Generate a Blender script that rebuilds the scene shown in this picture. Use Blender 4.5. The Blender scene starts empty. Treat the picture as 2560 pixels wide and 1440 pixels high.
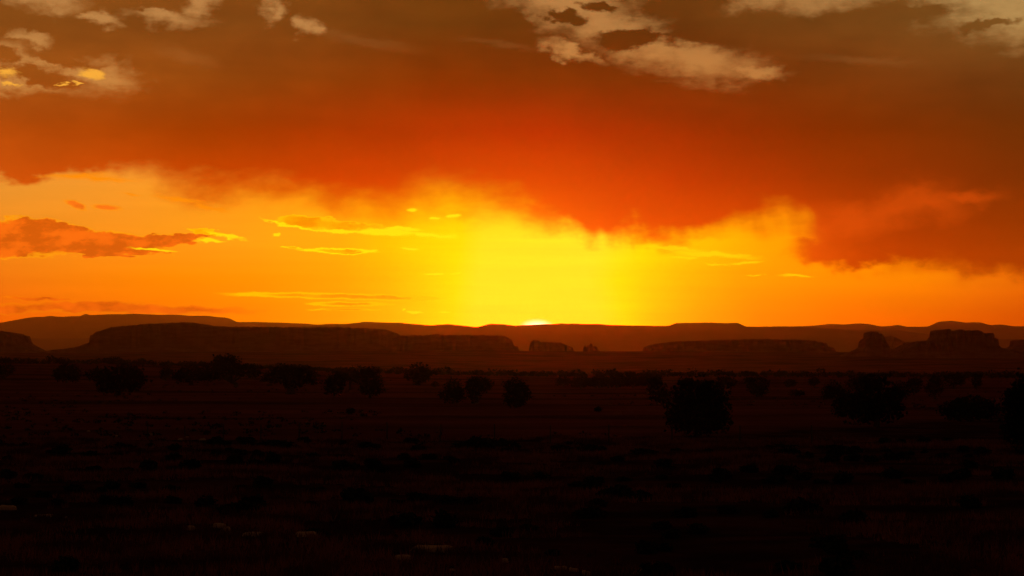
import bpy, math, random
import numpy as np

# ------------------------------------------------------------------ scene, camera, view
scene = bpy.context.scene
scene.render.engine = 'CYCLES'
scene.cycles.use_denoising = True
scene.cycles.max_bounces = 6
scene.cycles.diffuse_bounces = 2
scene.cycles.volume_bounces = 4
scene.cycles.transparent_max_bounces = 4
scene.view_settings.view_transform = 'Standard'
scene.view_settings.look = 'None'
scene.view_settings.exposure = 0.0
scene.view_settings.gamma = 1.0
scene.view_settings.use_curve_mapping = False

F_PX = 6022.0                      # focal length in pixels of the 2560 wide photograph
HORIZON = 928.0                    # eye level row of the photograph
PITCH = math.atan((HORIZON - 720.0) / F_PX)
CAM_Z = 6.0
cam_data = bpy.data.cameras.new('camera')
cam_data.sensor_width = 36.0
cam_data.lens = 36.0 * F_PX / 2560.0
cam_data.clip_start = 0.1
cam_data.clip_end = 120000.0
camera = bpy.data.objects.new('camera', cam_data)
camera.location = (0, 0, CAM_Z)
camera.rotation_euler = (math.pi / 2 + PITCH, 0, 0)
scene.collection.objects.link(camera)
scene.camera = camera

def ray(x, y):
    """unit direction in the world for a photograph pixel"""
    a, b, c = (x - 1280.0), (720.0 - y), F_PX
    cy, sy = math.cos(PITCH), math.sin(PITCH)
    d = (a, c * cy - b * sy, c * sy + b * cy)
    n = math.sqrt(sum(v * v for v in d))
    return (d[0] / n, d[1] / n, d[2] / n)

DEG = 105.1                        # sky units per degree (about one photograph pixel)
def sky(x, y):
    """azimuth and elevation in sky units of a photograph pixel"""
    d = ray(x, y)
    return math.degrees(math.atan2(d[0], d[1])) * DEG, math.degrees(math.asin(d[2])) * DEG

def lin(c):
    return tuple((v / 255 / 12.92) if v / 255 <= 0.04045 else ((v / 255 + 0.055) / 1.055) ** 2.4 for v in c)

# ------------------------------------------------------------------ node helper
class Tree:
    def __init__(self, nt):
        self.nt = nt
    def node(self, typ, **kw):
        n = self.nt.nodes.new(typ)
        for k, v in kw.items():
            setattr(n, k, v)
        return n
    def put(self, sock, v):
        if isinstance(v, E):
            self.nt.links.new(v.s, sock)
        elif v is not None:
            sock.default_value = v
    def math(self, op, a, b=None, c=None, clamp=False):
        n = self.node('ShaderNodeMath', operation=op, use_clamp=clamp)
        for i, v in enumerate((a, b, c)):
            if v is not None:
                self.put(n.inputs[i], v)
        return E(self, n.outputs[0])
    def xyz(self, x, y, z=1.0):
        n = self.node('ShaderNodeCombineXYZ')
        for i, v in enumerate((x, y, z)):
            self.put(n.inputs[i], v)
        return E(self, n.outputs[0])
    def noise(self, vec, scale=1.0, detail=4.0, rough=0.55, dim='2D'):
        n = self.node('ShaderNodeTexNoise', noise_dimensions=dim)
        self.put(n.inputs['Vector'], vec)
        n.inputs['Scale'].default_value = scale
        n.inputs['Detail'].default_value = detail
        n.inputs['Roughness'].default_value = rough
        return E(self, n.outputs['Fac'])
    def remap(self, v, a, b, c=0.0, d=1.0, smooth=True):
        n = self.node('ShaderNodeMapRange', interpolation_type='SMOOTHSTEP' if smooth else 'LINEAR', clamp=True)
        for i, q in enumerate((v, a, b, c, d)):
            self.put(n.inputs[i], q)
        return E(self, n.outputs[0])
    def mix(self, f, a, b, blend='MIX'):
        n = self.node('ShaderNodeMix', data_type='RGBA', blend_type=blend, clamp_factor=True)
        self.put(n.inputs[0], f)
        for i, q in ((6, a), (7, b)):
            if isinstance(q, tuple):
                q = (q[0], q[1], q[2], 1.0)
            self.put(n.inputs[i], q)
        return E(self, n.outputs[2])
    def curve(self, v, pts, lo, hi):
        """piecewise curve through pts, value in and out already in 0..1 after scaling"""
        n = self.node('ShaderNodeFloatCurve')
        cv = n.mapping.curves[0]
        P = [((x - lo[0]) / (lo[1] - lo[0]), (y - hi[0]) / (hi[1] - hi[0])) for x, y in pts]
        cv.points[0].location = P[0]
        cv.points[1].location = P[-1]
        for p in P[1:-1]:
            cv.points.new(*p)
        n.mapping.extend = 'HORIZONTAL'
        n.mapping.update()
        self.put(n.inputs['Value'], self.math('DIVIDE', v - lo[0], lo[1] - lo[0], clamp=True))
        return E(self, n.outputs[0]) * (hi[1] - hi[0]) + hi[0]
    def ramp(self, f, stops):
        n = self.node('ShaderNodeValToRGB')
        el = n.color_ramp.elements
        while len(el) > 1:
            el.remove(el[-1])
        for i, (p, c) in enumerate(stops):
            e = el[0] if i == 0 else el.new(p)
            e.position = p
            e.color = (*c, 1.0)
        self.put(n.inputs[0], f)
        return E(self, n.outputs[0])
    def quad(self, vec, cx, cy, rx, ry, ang=0.0):
        """squared distance to the centre of a turned ellipse, 1 on its rim (vec = S, T, 1)"""
        s, q = sky(cx, cy)
        c, n = math.cos(math.radians(-ang)), math.sin(math.radians(-ang))
        o = []
        for u, v, r in ((c, n, rx), (-n, c, ry)):
            k = self.node('ShaderNodeVectorMath', operation='DOT_PRODUCT')
            self.put(k.inputs[0], vec)
            k.inputs[1].default_value = (u / r, v / r, -(u * s + v * q) / r)
            o.append(E(self, k.outputs['Value']))
        return self.math('MULTIPLY_ADD', o[0], o[0], o[1] * o[1])
    def union(self, vec, blobs):
        """1 at the centres of the ellipses, 0 on their rims, negative outside"""
        out = None
        for b in blobs:
            e = self.quad(vec, *b)
            out = e if out is None else self.math('MINIMUM', out, e)
        return 1.0 - self.math('SQRT', out)

class E:
    def __init__(self, t, s):
        self.t, self.s = t, s
    def __add__(self, o): return self.t.math('ADD', self, o)
    __radd__ = __add__
    def __sub__(self, o): return self.t.math('SUBTRACT', self, o)
    def __rsub__(self, o): return self.t.math('SUBTRACT', o, self)
    def __mul__(self, o): return self.t.math('MULTIPLY', self, o)
    __rmul__ = __mul__
    def __truediv__(self, o): return self.t.math('DIVIDE', self, o)

# ------------------------------------------------------------------ the sky: a sunset under a broken cloud deck
SUN_PX = (1345.0, 824.0)
sd = ray(*SUN_PX)
SUN_AZ, SUN_EL = math.atan2(sd[0], sd[1]), math.asin(sd[2])

world = bpy.data.worlds.new('World')
scene.world = world
world.use_nodes = True
wt = world.node_tree
wt.nodes.clear()
t = Tree(wt)
coord = t.node('ShaderNodeTexCoord')
sep = t.node('ShaderNodeSeparateXYZ')
wt.links.new(coord.outputs['Generated'], sep.inputs[0])
DIR = E(t, coord.outputs['Generated'])
dx, dy, dz = (E(t, sep.outputs[i]) for i in range(3))
S = t.math('ARCTAN2', dx, dy) * (180 / math.pi * DEG)
T = t.math('ARCSINE', dz) * (180 / math.pi * DEG)

def veil(x):
    """light the haze in front of the deck adds of itself"""
    g = math.exp(-((x - 1345.0) / 520.0) ** 2)
    return (0.036 + 0.125 * g, 0.008 + 0.022 * g, 0.001 + 0.002 * g)
def rows(table, less=None):
    """low frequency colour field of the sky: rows of (photograph y, [(x, colour)...])"""
    u = t.math('DIVIDE', S + 1500.0, 3000.0, clamp=True)
    out, last = None, None
    for y, stops in table:
        st = [((sky(x, y)[0] + 1500.0) / 3000.0, tuple(max(0.0, a - b) for a, b in zip(lin(c), less(x) if less else (0, 0, 0)))) for x, c in stops]
        r = t.ramp(u, st)
        tt = sky(1280, y)[1]
        out = r if out is None else t.mix(t.remap(T, last, tt, smooth=False), out, r)
        last = tt
    return out

clear = rows([
    (800, [(0, (242, 100, 5)), (400, (252, 118, 0)), (650, (255, 138, 0)), (850, (255, 157, 0)), (1000, (255, 188, 0)), (1130, (253, 224, 0)),
           (1190, (247, 230, 34)), (1495, (247, 230, 34)), (1560, (253, 225, 0)), (1640, (255, 190, 0)), (1750, (255, 158, 0)),
           (1900, (255, 130, 0)), (2100, (253, 112, 0)), (2300, (240, 100, 0)), (2560, (214, 80, 0))]),
    (700, [(0, (238, 120, 15)), (200, (248, 130, 8)), (400, (255, 138, 0)), (650, (255, 147, 0)), (850, (255, 162, 0)), (960, (255, 179, 0)), (1060, (255, 203, 0)),
           (1140, (253, 226, 0)), (1200, (247, 230, 34)), (1470, (247, 230, 34)), (1545, (253, 227, 0)), (1620, (255, 206, 0)), (1710, (255, 184, 0)),
           (1850, (255, 158, 0)), (2050, (255, 145, 0)), (2300, (253, 136, 0)), (2450, (246, 122, 5)), (2560, (238, 112, 5))]),
    (600, [(0, (240, 140, 25)), (300, (248, 147, 25)), (600, (252, 160, 20)), (850, (255, 174, 10)), (960, (255, 196, 0)), (1050, (255, 214, 0)), (1150, (253, 225, 0)),
           (1210, (248, 230, 30)), (1500, (247, 230, 36)), (1600, (253, 228, 0)), (1750, (255, 195, 0)), (1900, (255, 168, 0)), (2100, (255, 143, 0)), (2560, (240, 120, 0))]),
    (480, [(0, (230, 147, 46)), (300, (245, 153, 40)), (600, (250, 157, 25)), (900, (255, 170, 10)), (1345, (255, 205, 0)), (1700, (255, 155, 0)), (2560, (232, 112, 20))]),
    (250, [(0, (202, 137, 66)), (1280, (200, 132, 62)), (2560, (186, 126, 66))]),
    (60, [(0, (190, 135, 74)), (1300, (188, 133, 73)), (1700, (180, 127, 69)), (2000, (172, 122, 66)), (2400, (186, 146, 86)), (2560, (186, 146, 86))]),
])
deck = rows([
    (640, [(0, (220, 98, 10)), (1345, (250, 110, 0)), (1800, (245, 95, 0)), (2000, (225, 78, 0)), (2200, (190, 62, 0)), (2560, (165, 60, 0))]),
    (560, [(0, (215, 92, 12)), (600, (225, 90, 0)), (1345, (240, 92, 0)), (1550, (225, 74, 0)), (1750, (215, 70, 0)), (1950, (205, 66, 0)), (2300, (160, 54, 0)), (2560, (145, 54, 2))]),
    (450, [(0, (205, 82, 12)), (500, (200, 68, 0)), (900, (208, 65, 0)), (1345, (222, 73, 0)), (1700, (192, 58, 0)), (2100, (154, 52, 2)), (2560, (124, 50, 6))]),
    (330, [(0, (180, 76, 12)), (500, (165, 62, 4)), (900, (178, 58, 0)), (1345, (190, 58, 0)), (1700, (165, 54, 0)), (2100, (134, 50, 4)), (2560, (112, 50, 8))]),
    (200, [(0, (158, 82, 22)), (500, (150, 73, 16)), (1100, (153, 62, 10)), (1600, (144, 61, 12)), (2100, (124, 58, 13)), (2560, (112, 60, 18))]),
    (60, [(0, (140, 78, 24)), (600, (137, 74, 22)), (1100, (138, 70, 18)), (1700, (128, 65, 18)), (2200, (124, 72, 24)), (2560, (124, 80, 32))]),
], veil)

def field(sx, sy, seed, detail, rough=0.55, shear=0.0):
    return t.noise(t.xyz(S * (1.0 / sx) + (T * shear if shear else seed), T * (1.0 / sy) + seed * 1.7), 1.0, detail, rough)
n_big = field(420, 190, 3.1, 3, 0.5)
n_mid = field(150, 74, 7.7, 4, 0.55)
n_fine = field(45, 16, 1.3, 3, 0.6)
n_fine2 = field(50, 18, 21.3, 3, 0.6)
n_puff = field(95, 55, 11.9, 4, 0.6)
n_puff2 = field(100, 58, 31.9, 4, 0.6)
n_fall = field(60, 260, 5.2, 2, 0.5, 1 / 300)

# lower edge of the deck and how soft it is there
edge_pts = [(-40, 426), (60, 432), (160, 430), (250, 424), (340, 438), (440, 478), (540, 500), (640, 490), (740, 500), (850, 522), (960, 536), (1060, 518),
            (1160, 518), (1260, 530), (1330, 552), (1390, 570), (1450, 588), (1530, 596), (1640, 598), (1740, 588), (1840, 570), (1920, 552), (1990, 552), (2030, 590), (2060, 636), (2120, 656),
            (2250, 652), (2400, 646), (2600, 656)]
soft_pts = [(-40, 12), (160, 14), (260, 22), (340, 44), (440, 62), (640, 66), (860, 62), (1060, 84), (1260, 74), (1420, 46), (1560, 36), (1700, 40), (1850, 52), (2000, 58), (2100, 44), (2600, 40)]
ex = [(sky(x, y)[0], sky(x, y)[1]) for x, y in edge_pts]
sx = [(sky(x, 500)[0], w) for x, w in soft_pts]
rng = (-1500.0, 1500.0)
ex = [(-1500.0, ex[0][1])] + ex + [(1500.0, ex[-1][1])]
sx = [(-1500.0, sx[0][1])] + sx + [(1500.0, sx[-1][1])]
B = t.curve(S, ex, rng, (0.0, 928.0))
WID = t.curve(S, sx, rng, (0.0, 100.0))
fall = t.remap(S, sky(1250, 500)[0], sky(1550, 500)[0], 8.0, 62.0)
d = (T - B + (n_fall - 0.5) * fall + (n_mid - 0.5) * 120.0 + (n_puff - 0.5) * 30.0) / WID
m_deck = t.remap(d, -1.0, 1.2)

# the deck is not even: darker and paler folds
fold = t.remap(n_big + (n_mid - 0.5) * 0.45, 0.25, 0.75, 0.86, 1.14)
high = t.remap(T, 420.0, 780.0, 0.25, 1.0)
streak = field(300, 34, 13.0, 3, 0.5, 1 / 160)
fold = 1.0 + (fold - 1.0 + (streak - 0.5) * 0.16) * high
deck = t.mix(1.0, deck, t.xyz(fold, fold, fold), 'MULTIPLY')

thin = 1.0 + (field(520, 26, 17.0, 3, 0.55, 1 / 200) - 0.5) * 0.16
clear = t.mix(1.0, clear, t.xyz(thin, thin, thin), 'MULTIPLY')
# next to the sun the sky is far redder and stronger than a picture can hold
hot = t.remap(t.union(t.xyz(S, T), [(1345, 806, 400, 170)]), 0.0, 1.0, 1.0, 28.0)
clear = t.mix(1.0, clear, t.xyz(hot, 1.0, 1.0), 'MULTIPLY')

# upper sky: openings near the top of the frame and lit scraps in the left one
Wtop = t.xyz(S + (n_puff - 0.5) * 130.0, T + (n_puff2 - 0.5) * 80.0)
holes = t.union(Wtop, [(1420, 0, 230, 104, 16), (1520, 58, 190, 92, 15), (1620, 110, 180, 80, 12), (1740, 148, 210, 70, 9),
                       (1980, -6, 340, 50, 0), (1425, 132, 90, 22, 16), (2500, -10, 280, 130, 8), (2590, 40, 200, 100, 10),
                       (60, 168, 260, 62, 12), (240, 186, 150, 46, 10), (40, 205, 230, 36, 0), (415, 40, 140, 34, 4), (255, 45, 75, 22, 8),
                       (110, -6, 130, 44, 0), (510, 8, 60, 34, 0), (670, 26, 46, 40, 0), (766, 66, 44, 36, 20), (75, 98, 60, 18, 6), (1890, 180, 120, 26, 4)])
m_hole = t.remap(holes + (n_fine - 0.5) * 0.45 + (n_mid - 0.5) * 0.5, -0.08, 0.95)
inside = t.union(Wtop, [(1720, 10, 170, 44, -4), (1575, 98, 120, 26, -6), (1810, 74, 210, 56, -2), (2010, 92, 300, 56, 4),
                        (150, 144, 130, 22, 12), (110, 192, 130, 34, 8), (10, 150, 50, 28, 10), (1405, 40, 60, 18, 10), (1500, 18, 60, 18, 0), (2470, 62, 90, 20, -8), (2280, 30, 120, 40, 0),
                        (1290, 60, 70, 40, 20), (370, 12, 150, 22, -3)])
m_in = t.remap(inside + (n_fine2 - 0.5) * 0.6, 0.0, 0.5)
col_top = t.mix(m_deck * (1.0 - m_hole * (1.0 - m_in) * 0.86), clear, deck)
Wf = t.xyz(S + (n_fine - 0.5) * 52.0, T + (n_fine2 - 0.5) * 30.0, t.math('MULTIPLY_ADD', inside, 1e-9, 1.0))
lit = t.union(Wf, [(18, 181, 40, 15, -2), (232, 184, 38, 15, 12), (30, 212, 28, 5, 2), (155, 212, 22, 5, -4), (190, 206, 14, 4, 0)])
faint = t.union(Wf, [(470, 142, 120, 30, 14), (900, 100, 200, 22, 10), (1250, 110, 160, 14, 8), (2150, 150, 220, 16, 4)])
col_top = t.mix(t.remap(faint, 0.0, 1.0) * 0.09, col_top, clear)
col_top = t.mix(t.remap(lit + (n_puff - 0.5) * 1.2, 0.0, 0.9), col_top, lin((246, 172, 58)))

# small clouds under the deck: a bright rim and a darker body
def scraps(col, chain, blobs, body, rim, warp=(64.0, 22.0), rimfull=0.22, bodyat=(0.26, 0.5), strength=1.0):
    # the third coordinate is one; it only makes the groups follow one another
    z = t.math('MULTIPLY_ADD', chain[0], 1e-9, 1.0) if chain[0] else 1.0
    Wv = t.xyz(S + (n_fine - 0.5) * warp[0], T + (n_fine2 - 0.5) * warp[1], z)
    u = t.union(Wv, blobs)
    chain[0] = u
    col = t.mix(t.remap(u, 0.0, rimfull) * strength, col, lin(rim))
    if body:
        col = t.mix(t.remap(u, *bodyat) * strength, col, t.mix(tone, lin(tuple(v * 0.93 for v in body)), lin(tuple(min(255, v * 1.1 + 4) for v in body))))
    return col

# lower sky, left of the sun
tone = t.remap(n_puff + (n_fine - 0.5) * 0.5, 0.34, 0.66)
L = t.mix(m_deck, clear, deck)
ch = [None]
L = scraps(L, ch, [(20, 600, 190, 50, 0), (140, 576, 150, 26, 9), (230, 606, 200, 32, 2), (400, 602, 130, 16, -8), (250, 634, 90, 11, 3), (50, 634, 50, 10, 0),
                   (470, 592, 90, 12, -8), (340, 626, 90, 7, 6)], (222, 96, 10), (255, 160, 14), (80, 34), 0.10, (0.05, 0.24))
L = scraps(L, ch, [(188, 512, 34, 11, 20), (265, 519, 46, 9, 4)], (224, 104, 16), (250, 148, 24), (30, 12), 0.3, (0.2, 0.6))
L = scraps(L, ch, [(525, 520, 70, 9, 12), (450, 500, 90, 10, 8), (330, 487, 45, 4, 4), (250, 446, 130, 12, 2), (190, 440, 120, 12, -3)], None, (253, 142, 8), (50, 16), 1.0)
L = scraps(L, ch, [(520, 580, 46, 8, 6), (770, 556, 96, 17, 3), (880, 566, 120, 13, 4)], (255, 156, 0), (255, 190, 8), (70, 22), 0.15, (0.15, 0.4))
L = scraps(L, ch, [(740, 566, 105, 5, 12), (850, 579, 80, 7, 3), (960, 580, 110, 11, 2), (1080, 588, 80, 8, 7), (1010, 572, 60, 7, 0),
                   (560, 588, 60, 7, 14), (530, 602, 50, 6, 2), (380, 624, 70, 4, 4), (690, 589, 16, 4, -4)], None, (255, 232, 14), (46, 20), 0.55, (0, 1), 0.85)
L = scraps(L, ch, [(845, 627, 110, 8, 1), (730, 619, 32, 3, 1), (880, 632, 60, 5, -2)], (255, 165, 0), (255, 228, 10), (40, 12), 0.3, (0.4, 0.7))
L = scraps(L, ch, [(1085, 685, 28, 4, 0), (1140, 684, 18, 4, -6), (1020, 622, 30, 4, 6), (935, 625, 14, 3, 0), (1135, 540, 24, 6, -6), (1085, 545, 14, 4, 0), (1030, 525, 20, 5, 0),
                   (1010, 774, 7, 4, 0), (1035, 780, 26, 4, 2), (1112, 781, 24, 3, 0), (980, 743, 110, 4, 1)], None, (255, 234, 18), (28, 9), 0.6, (0, 1), 0.8)
L = scraps(L, ch, [(830, 740, 310, 9, 1), (960, 744, 130, 9, 1), (870, 760, 130, 7, 0), (860, 774, 100, 3, 0)], (255, 146, 0), (255, 196, 0), (60, 9), 0.3, (0.36, 0.7))
L = scraps(L, ch, [(300, 772, 400, 14, 1), (210, 764, 170, 14, 0), (105, 747, 100, 6, 2), (20, 775, 90, 12, 0)], (222, 92, 6), (248, 122, 4), (50, 22), 0.25, (0.2, 0.5))

# lower sky, sun and to the right: a second wing of cloud with a paler gap above it
Wsoft = t.xyz(S + (n_mid - 0.5) * 110.0 + (n_puff2 - 0.5) * 60.0, T + (n_puff - 0.5) * 84.0)
wing = t.union(Wsoft, [(2330, 590, 330, 74, -4), (2520, 600, 330, 105, 0), (2120, 634, 160, 44, 6), (2250, 575, 150, 60, -18)])
m_low = t.math('MAXIMUM', m_deck, t.remap(wing, -0.12, 0.5))
gap = t.union(Wsoft, [(2045, 588, 90, 90, 10), (2125, 556, 170, 60, -14), (2235, 520, 180, 62, -18), (2310, 506, 150, 60, 10), (2410, 500, 120, 34, -4)])
Rr = t.mix(m_low, clear, deck)
Rr = t.mix(t.remap(gap, -0.15, 1.0) * m_low * 0.5, Rr, lin((228, 82, 10)))
ch = [gap]
Rr = scraps(Rr, ch, [(1780, 636, 150, 9, 4), (1710, 644, 40, 6, 0), (1790, 661, 34, 5, 6), (1860, 656, 60, 6, -4), (1893, 686, 18, 3, -4), (1990, 690, 60, 5, 2), (1680, 620, 90, 9, 6)],
            None, (255, 214, 8), (56, 18), 0.7, (0, 1), 0.8)
# the last of the sun's disc on the crest and the white of it
su = t.union(t.xyz(S, T), [(1342, 818, 50, 24)])
Rr = t.mix(t.remap(su, 0.0, 1.0), Rr, (3.4, 1.9, 1.1))

# away from the sunset the evening sky goes on, dim and under the same cloud
nsky = t.node('ShaderNodeTexSky', sky_type='NISHITA', sun_disc=False)
nsky.sun_elevation = SUN_EL
nsky.sun_rotation = SUN_AZ
nsky.dust_density = 4.0
far_noise = t.noise(DIR, 3.2, 4, 0.55, '3D')
far_cloud = t.mix(t.remap(far_noise, 0.35, 0.62), lin((52, 30, 19)), lin((32, 18, 12)))
far_sky = t.mix(1.0, far_cloud, t.mix(1.0, E(t, nsky.outputs[0]), (0.012, 0.006, 0.003), 'MULTIPLY'), 'ADD')
away = t.math('MAXIMUM', t.remap(t.math('ABSOLUTE', S), 13.0 * DEG, 60.0 * DEG), t.remap(T, 8.9 * DEG, 30.0 * DEG))

# low light comes the long way through the haze, so the sky behind it is the brighter
glow = t.math('MULTIPLY_ADD', t.math('DIVIDE', 1.0, t.math('MAXIMUM', T, 100.0)), 64.0, 1.0)
def back(col, k=1.0):
    n = t.node('ShaderNodeBackground')
    t.put(n.inputs['Color'], col)
    t.put(n.inputs['Strength'], k)
    return n.outputs[0]
def pick(f, a, b):
    n = t.node('ShaderNodeMixShader')
    t.put(n.inputs[0], f)
    wt.links.new(a, n.inputs[1])
    wt.links.new(b, n.inputs[2])
    return n.outputs[0]
low = pick(t.math('GREATER_THAN', S, sky(1192, 700)[0]), back(L, glow), back(Rr, glow))
front = pick(t.math('GREATER_THAN', T, sky(1280, 395)[1]), low, back(col_top, glow))
whole = pick(away, front, back(far_sky))
world.cycles.sampling_method = 'MANUAL'
world.cycles.sample_map_resolution = 512
wo = t.node('ShaderNodeOutputWorld')
wt.links.new(whole, wo.inputs['Surface'])

# ------------------------------------------------------------------ the sun, nearly set behind the crest
sun_data = bpy.data.lights.new('sun', 'SUN')
sun_data.energy = 0.05
sun_data.angle = math.radians(0.53)
sun_data.color = (1.0, 0.4, 0.06)
sun = bpy.data.objects.new('sun', sun_data)
sun.rotation_euler = (math.pi / 2 - SUN_EL, 0, math.pi - SUN_AZ)
scene.collection.objects.link(sun)
# ================================================================== materials
def material(name, base, var=None, scale=1.0, detail=5.0, rough=0.95, bump=0.0, stretch=(1, 1, 1), lo=0.35, hi=0.65, third=None, third_scale=1.0):
    m = bpy.data.materials.new(name)
    m.use_nodes = True
    nt = m.node_tree
    q = Tree(nt)
    p = nt.nodes['Principled BSDF']
    p.inputs['Roughness'].default_value = rough
    p.inputs['Specular IOR Level'].default_value = 0.0
    p.inputs['Base Color'].default_value = (*base, 1)
    if var:
        tc = q.node('ShaderNodeTexCoord')
        mp = q.node('ShaderNodeMapping')
        nt.links.new(tc.outputs['Object'], mp.inputs['Vector'])
        mp.inputs['Scale'].default_value = stretch
        v = E(q, mp.outputs[0])
        n = q.noise(v, scale, detail, 0.6, '3D')
        c = q.mix(q.remap(n, lo, hi), base, var)
        if third:
            n2 = q.noise(v, third_scale, 4, 0.55, '3D')
            c = q.mix(q.remap(n2, 0.48, 0.66), c, third)
        nt.links.new(c.s, p.inputs['Base Color'])
        if bump:
            b = q.node('ShaderNodeBump')
            b.inputs['Strength'].default_value = 0.8
            b.inputs['Distance'].default_value = bump
            nt.links.new(n.s, b.inputs['Height'])
            nt.links.new(b.outputs[0], p.inputs['Normal'])
    return m

M_GROUND = material('desert_ground', (0.16, 0.042, 0.028), (0.26, 0.07, 0.05), 0.03, 8, bump=0.12, third=(0.08, 0.03, 0.02), third_scale=0.012, stretch=(0.5, 1, 1))
def near_dark():
    """darker ground colour on the near slope, reaching farther out at the right; red sand on the plain behind"""
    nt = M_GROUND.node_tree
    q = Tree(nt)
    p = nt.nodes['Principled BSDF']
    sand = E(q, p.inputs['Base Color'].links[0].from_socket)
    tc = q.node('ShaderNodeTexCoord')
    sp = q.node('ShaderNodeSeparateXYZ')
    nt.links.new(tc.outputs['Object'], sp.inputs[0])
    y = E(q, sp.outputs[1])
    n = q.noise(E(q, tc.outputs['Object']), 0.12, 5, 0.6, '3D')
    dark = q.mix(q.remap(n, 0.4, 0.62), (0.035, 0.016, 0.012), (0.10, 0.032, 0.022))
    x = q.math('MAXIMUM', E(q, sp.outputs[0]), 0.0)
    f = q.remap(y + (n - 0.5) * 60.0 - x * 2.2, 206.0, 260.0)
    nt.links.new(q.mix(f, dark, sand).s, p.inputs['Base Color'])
near_dark()  # darkens the ground colour of the near slope
M_RIDGE = material('ridge_rock', (0.20, 0.12, 0.09), (0.26, 0.16, 0.12), 0.0015, 6)
M_MESA = material('red_sandstone', (0.27, 0.105, 0.06), (0.36, 0.16, 0.09), 0.02, 6, stretch=(1, 1, 5))
M_LEAF = material('juniper_foliage', (0.022, 0.032, 0.02), (0.035, 0.045, 0.026), 1.5, 3)
M_BARK = material('juniper_bark', (0.09, 0.065, 0.05), (0.14, 0.10, 0.075), 3.0, 4, stretch=(1, 1, 0.2))
M_SAGE = material('sage_foliage', (0.03, 0.034, 0.026), (0.05, 0.05, 0.038), 3.0, 3)
M_GRASS = material('dry_grass_blades', (0.40, 0.13, 0.085), (0.12, 0.045, 0.03), 0.2, 4, lo=0.42, hi=0.6)
M_STONE = material('pale_sandstone', (0.66, 0.48, 0.28), (0.54, 0.37, 0.2), 2.2, 6, bump=0.03)
M_POST = material('weathered_post', (0.07, 0.06, 0.05), (0.12, 0.10, 0.08), 6.0, 4, stretch=(1, 1, 0.15))
M_WIRE = material('rusty_wire', (0.10, 0.06, 0.045))

# ================================================================== mesh helpers
COL = scene.collection

def mesh_of(name, verts, faces):
    me = bpy.data.meshes.new(name)
    v = np.asarray(verts, dtype=np.float32).reshape(-1, 3)
    f = np.asarray(faces, dtype=np.int32)
    k = f.shape[1]
    me.vertices.add(len(v))
    me.vertices.foreach_set('co', v.ravel())
    me.loops.add(f.size)
    me.loops.foreach_set('vertex_index', f.ravel())
    me.polygons.add(len(f))
    me.polygons.foreach_set('loop_start', np.arange(0, f.size, k, dtype=np.int32))
    me.update(calc_edges=True)
    return me

def put(name, me, mat, parent=None, smooth=False):
    if mat and not me.materials:
        me.materials.append(mat)
    if smooth:
        me.polygons.foreach_set('use_smooth', np.ones(len(me.polygons), dtype=bool))
    o = bpy.data.objects.new(name, me)
    COL.objects.link(o)
    if parent:
        o.parent = parent
    return o

def tag(o, label, cat=None, group=None, kind=None):
    o['label'] = label
    if cat: o['category'] = cat
    if group: o['group'] = group
    if kind: o['kind'] = kind
    return o

def grid_faces(nr, nc, wrap=False):
    r, c = np.meshgrid(np.arange(nr - 1), np.arange(nc if wrap else nc - 1), indexing='ij')
    c2 = (c + 1) % nc
    return np.stack([r * nc + c, r * nc + c2, (r + 1) * nc + c2, (r + 1) * nc + c], -1).reshape(-1, 4)

_lat = np.random.default_rng(5).random((256, 256))
def vnoise(x, y):
    xi, yi = np.floor(x).astype(int), np.floor(y).astype(int)
    fx, fy = x - xi, y - yi
    fx, fy = fx * fx * (3 - 2 * fx), fy * fy * (3 - 2 * fy)
    g = lambda a, b: _lat[a % 256, b % 256]
    return ((g(xi, yi) * (1 - fx) + g(xi + 1, yi) * fx) * (1 - fy) + (g(xi, yi + 1) * (1 - fx) + g(xi + 1, yi + 1) * fx) * fy) * 2 - 1
def fbm(x, y, o=4):
    s, a = 0, 0.5
    for i in range(o):
        s = s + a * vnoise(x + 17.3 * i, y + 9.1 * i)
        x, y, a = x * 2.03, y * 2.03, a * 0.5
    return s
def sstep(a, b, v):
    q = np.clip((v - a) / (b - a), 0, 1)
    return q * q * (3 - 2 * q)

# ================================================================== the ground
SW_X = np.array([-1600, 0, 300, 600, 850, 1100, 1400, 1800, 2560, 4200], float) - 1280
SW_Y = np.array([898, 906, 909, 919, 928, 934, 938, 938, 941, 944], float)
R_SWELL = 1900.0

def ground_z(x, y):
    x, y = np.asarray(x, float), np.asarray(y, float)
    r = np.hypot(x, y)
    u = np.arctan2(x, np.where(y == 0, 1e-6, y)) * F_PX
    z = 4.4 * (1 - sstep(2, 58, r))
    rough = sstep(30, 75, r) * (1 - sstep(900, 1500, r))
    z = z + rough * (0.34 * fbm(x / 17, y / 17) + 0.10 * fbm(x / 3.1, y / 3.1, 3) * (1 - sstep(240, 500, r)))
    crest = 205 + 10 * vnoise(x / 45 + 3.3, y * 0 + 0.5) - x * 0.08
    z = z - 1.5 * sstep(crest, crest + 45, r)
    zc = CAM_Z + (HORIZON - np.interp(u, SW_X, SW_Y)) / F_PX * R_SWELL
    z = z + (zc + 1.5) * sstep(560, R_SWELL, r)
    # beyond the swell the land drops and then climbs to the bench the mesas stand on
    drop = sstep(R_SWELL + 40, 3300, r)
    z = z * (1 - drop) + drop * -26.0
    bench = 58 + 10 * fbm(x / 1500 + 3, y / 2600 + 8, 4)
    z = z + sstep(3300, 6950, r) * (bench + 26)
    z = z - sstep(7200, 9500, r) * (bench - 20)
    z = z + sstep(3000, 5000, r) * 9 * fbm(x / 380, y / 700, 4)
    return z

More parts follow.
